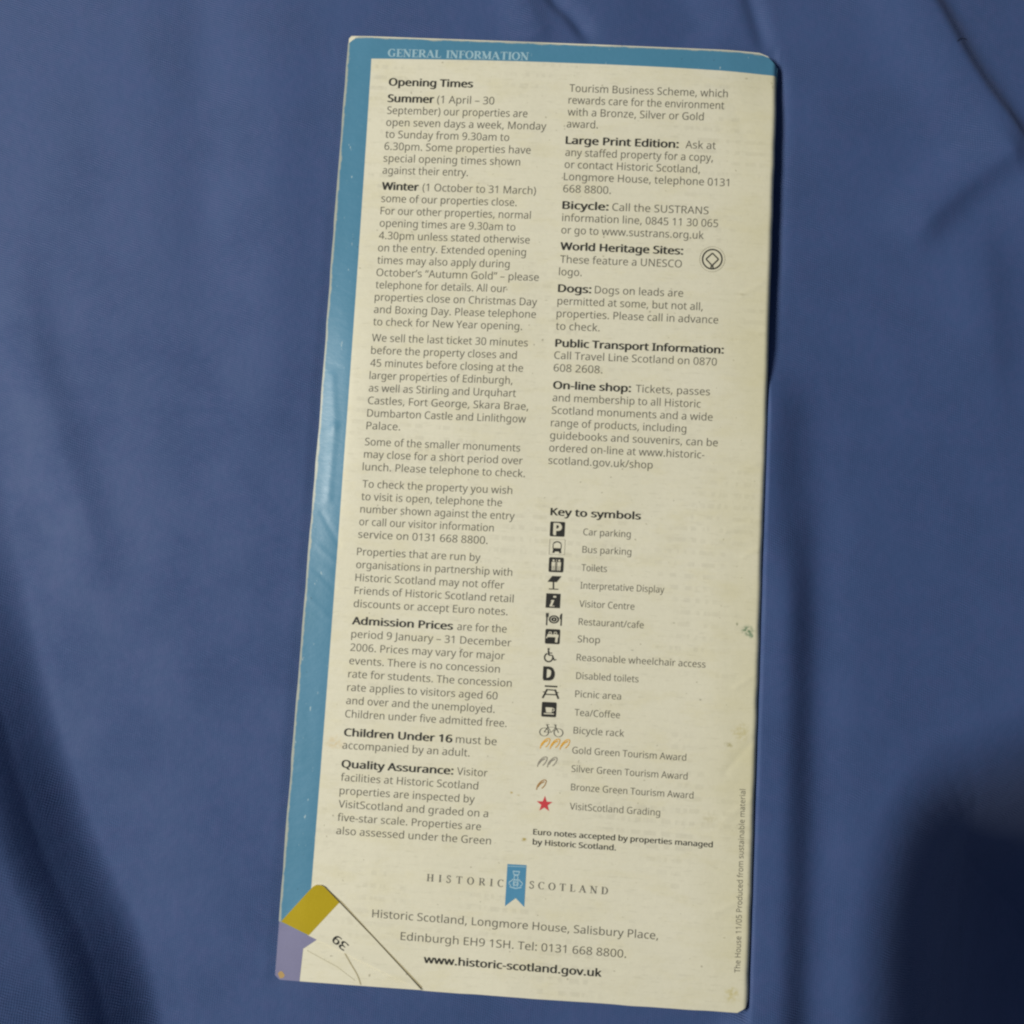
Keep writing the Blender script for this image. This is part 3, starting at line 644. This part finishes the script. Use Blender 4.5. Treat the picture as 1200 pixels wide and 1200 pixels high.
# ------------------------------------------------------------------ dog-eared corner
# folded triangle of the back cover: lies over the cover, showing the inside with a yellow tab and the page number
cr = np.array(Q1) - np.array(Q0); crl = np.linalg.norm(cr); cru = cr / crl; crn = np.array([-cru[1], cru[0]])
if np.dot(np.array(QA) - Q0, crn) < 0: crn = -crn
def flap_z(x, y):
    d = (np.asarray(x) - Q0[0]) * crn[0] + (np.asarray(y) - Q0[1]) * crn[1]
    k = np.clip(d / (9 * MM), -.2, 1.5)
    return page_shape(x, y, 0) + .15 * MM + .06 * MM * np.clip(k, 0, 2) + .13 * MM * np.exp(-((k - .02) / .12) ** 2)
def under_z(x, y):
    return page_shape(x, y, 0) * (1 - .75 / NP) - DZ + .03 * MM * vnoise(np.asarray(x) / .008, np.asarray(y) / .008, 77)
# outline of the flap in measured coordinates with a rounded tip
tip = [(361, 1045), (366, 1039.5), (370.5, 1037), (376, 1037.2), (382, 1040), (388, 1045.5)]
outl = [(328.5, 1079.5), (331, 1075.5)] + tip + [(399, 1057), (440, 1101.5), (480, 1143), (498, 1162.5)]
res = 150
bx0, bx1, by0, by1 = 322, 504, 1030, 1170
gx, gy = np.meshgrid(np.linspace(bx0, bx1, res), np.linspace(by1, by0, 110))
co = on_cover(np.column_stack([gx.ravel(), gy.ravel()]), 0, flap_z)
fmesh = grid_mesh('folded_corner', co[:, 0].reshape(gx.shape), co[:, 1].reshape(gx.shape), co[:, 2].reshape(gx.shape))
ow = [tuple(q[:2]) for q in on_cover(np.array(outl), 0, flap_z)]
ctr = np.mean(np.array(ow), 0)
for i in range(len(ow)): cut(fmesh, ow[i], ow[(i + 1) % len(ow)], tuple(ctr))
flap_outline = ow
fl = link('folded_corner', fmesh, INNER, root, ); fmesh.materials.append(EDGE); solid(fl, .17 * MM, 1)
fl['label'] = 'dog-eared corner folded over, with yellow tab and page number 39'
def draped(name, mat, parent, pts, fn, lift, trim=False, clip=None):
    """a printed area: fan of small faces so that it follows the paper"""
    xs_ = [q[0] for q in pts]; ys_ = [q[1] for q in pts]
    gx, gy = np.meshgrid(np.linspace(min(xs_) - 1, max(xs_) + 1, 40), np.linspace(max(ys_) + 1, min(ys_) - 1, 40))
    co = on_cover(np.column_stack([gx.ravel(), gy.ravel()]), lift, fn)
    m = grid_mesh(name, co[:, 0].reshape(gx.shape), co[:, 1].reshape(gx.shape), co[:, 2].reshape(gx.shape))
    ow = [tuple(q[:2]) for q in on_cover(np.array(pts, float), lift, fn)]; c = tuple(np.mean(np.array(ow), 0))
    for i in range(len(ow)): cut(m, ow[i], ow[(i + 1) % len(ow)], c)
    if clip:
        c = tuple(np.mean(np.array(clip), 0))
        for i in range(len(clip)): cut(m, clip[i], clip[(i + 1) % len(clip)], c)
    if trim:
        e0, e1 = -W / 2 + .1 * MM, -H / 2 + .05 * MM
        cut(m, (e0, 0), (e0, .1), (0, 0)); cut(m, (0, e1), (.1, e1), (0, 0))
        q0, q1 = Pz([(322, 1144), (327.5, 1149.5)]); cut(m, q0, q1, (0, 0))
    return link(name, m, mat, parent)
draped('yellow_tab', YELLOW, fl, [(322, 1079), (372, 1028), (402, 1053), (361.5, 1096.5), (350, 1096)], flap_z, .02 * MM, clip=flap_outline)
# page number, rotated
v, f = text_geo('39', 0); mn, mx = v.min(0), v.max(0); q = (v - mn) / (mx - mn)
r = np.array([-14.0, -12.0]); u = np.array([-6.6, 7.7]); p = Print(flap_z, .02 * MM)      # reads from lower right to upper left
for i, o_ in enumerate((-1, -.3, .3, 1)): p.poly(np.array([398.6, 1105.0]) + np.outer(q[:, 0] - .5, r) + np.outer(q[:, 1] - .5, u) + r * .032 * o_, f, i * 3e-6)
p.build('page_number', INK, fl)
pg = sheets[0]
draped('lavender_strip', PURPLE, pg, [(318, 1076), (359, 1078), (350.3, 1156), (318, 1156)], under_z, .02 * MM, True)
draped('lavender_tip', PURPLE, pg, [(334, 1078), (376, 1098), (356, 1111.4), (345, 1110)], under_z, .026 * MM, True)
draped('worn_spot', flat('worn_orange', (.42, .28, .10), .7), pg, [(325.5, 1141), (328, 1138), (331, 1138.5), (333.8, 1143), (332, 1146), (328, 1146.5)], under_z, .034 * MM, True)
p = Print(lift=.02 * MM); p.ribbon([(378, 1038), (400.5, 1057.5), (441.5, 1102), (481.0, 1143.0), (494.5, 1157.5)], 1.8, lambda q: q); p.build('flap_shadow_line', flat('painted_shadow_tan', (.42, .37, .21), .7), back)  # soft shadow beside the folded corner, painted on the cover as a tan strip
p = Print(lambda x, y: cloth_height(x, y), .05 * MM); p.ribbon(smooth_path([(1121.5, 48.5), (1125, 45.5), (1130, 45), (1133, 46.5)], 12), 1.1, lambda q: q)
p.build('pulled_thread', flat('dark_thread', (.02, .034, .085), .8), cloth)
# old crease lines on the sheet below
CREASEINK = flat('soiled_crease', (.36, .32, .19), .7); FAINT = flat('faint_crease', (.50, .47, .33), .7)
p = Print(under_z, .03 * MM); p.ribbon(smooth_path([(404, 1117), (412, 1131), (419, 1143), (422.8, 1154)], 16), 1.5, lambda q: q); p.build('crease_line', CREASEINK, pg)
p = Print(under_z, .03 * MM); p.ribbon([(360, 1114), (395, 1133), (416, 1149)], .8, lambda q: q); p.build('crease_line', FAINT, pg)
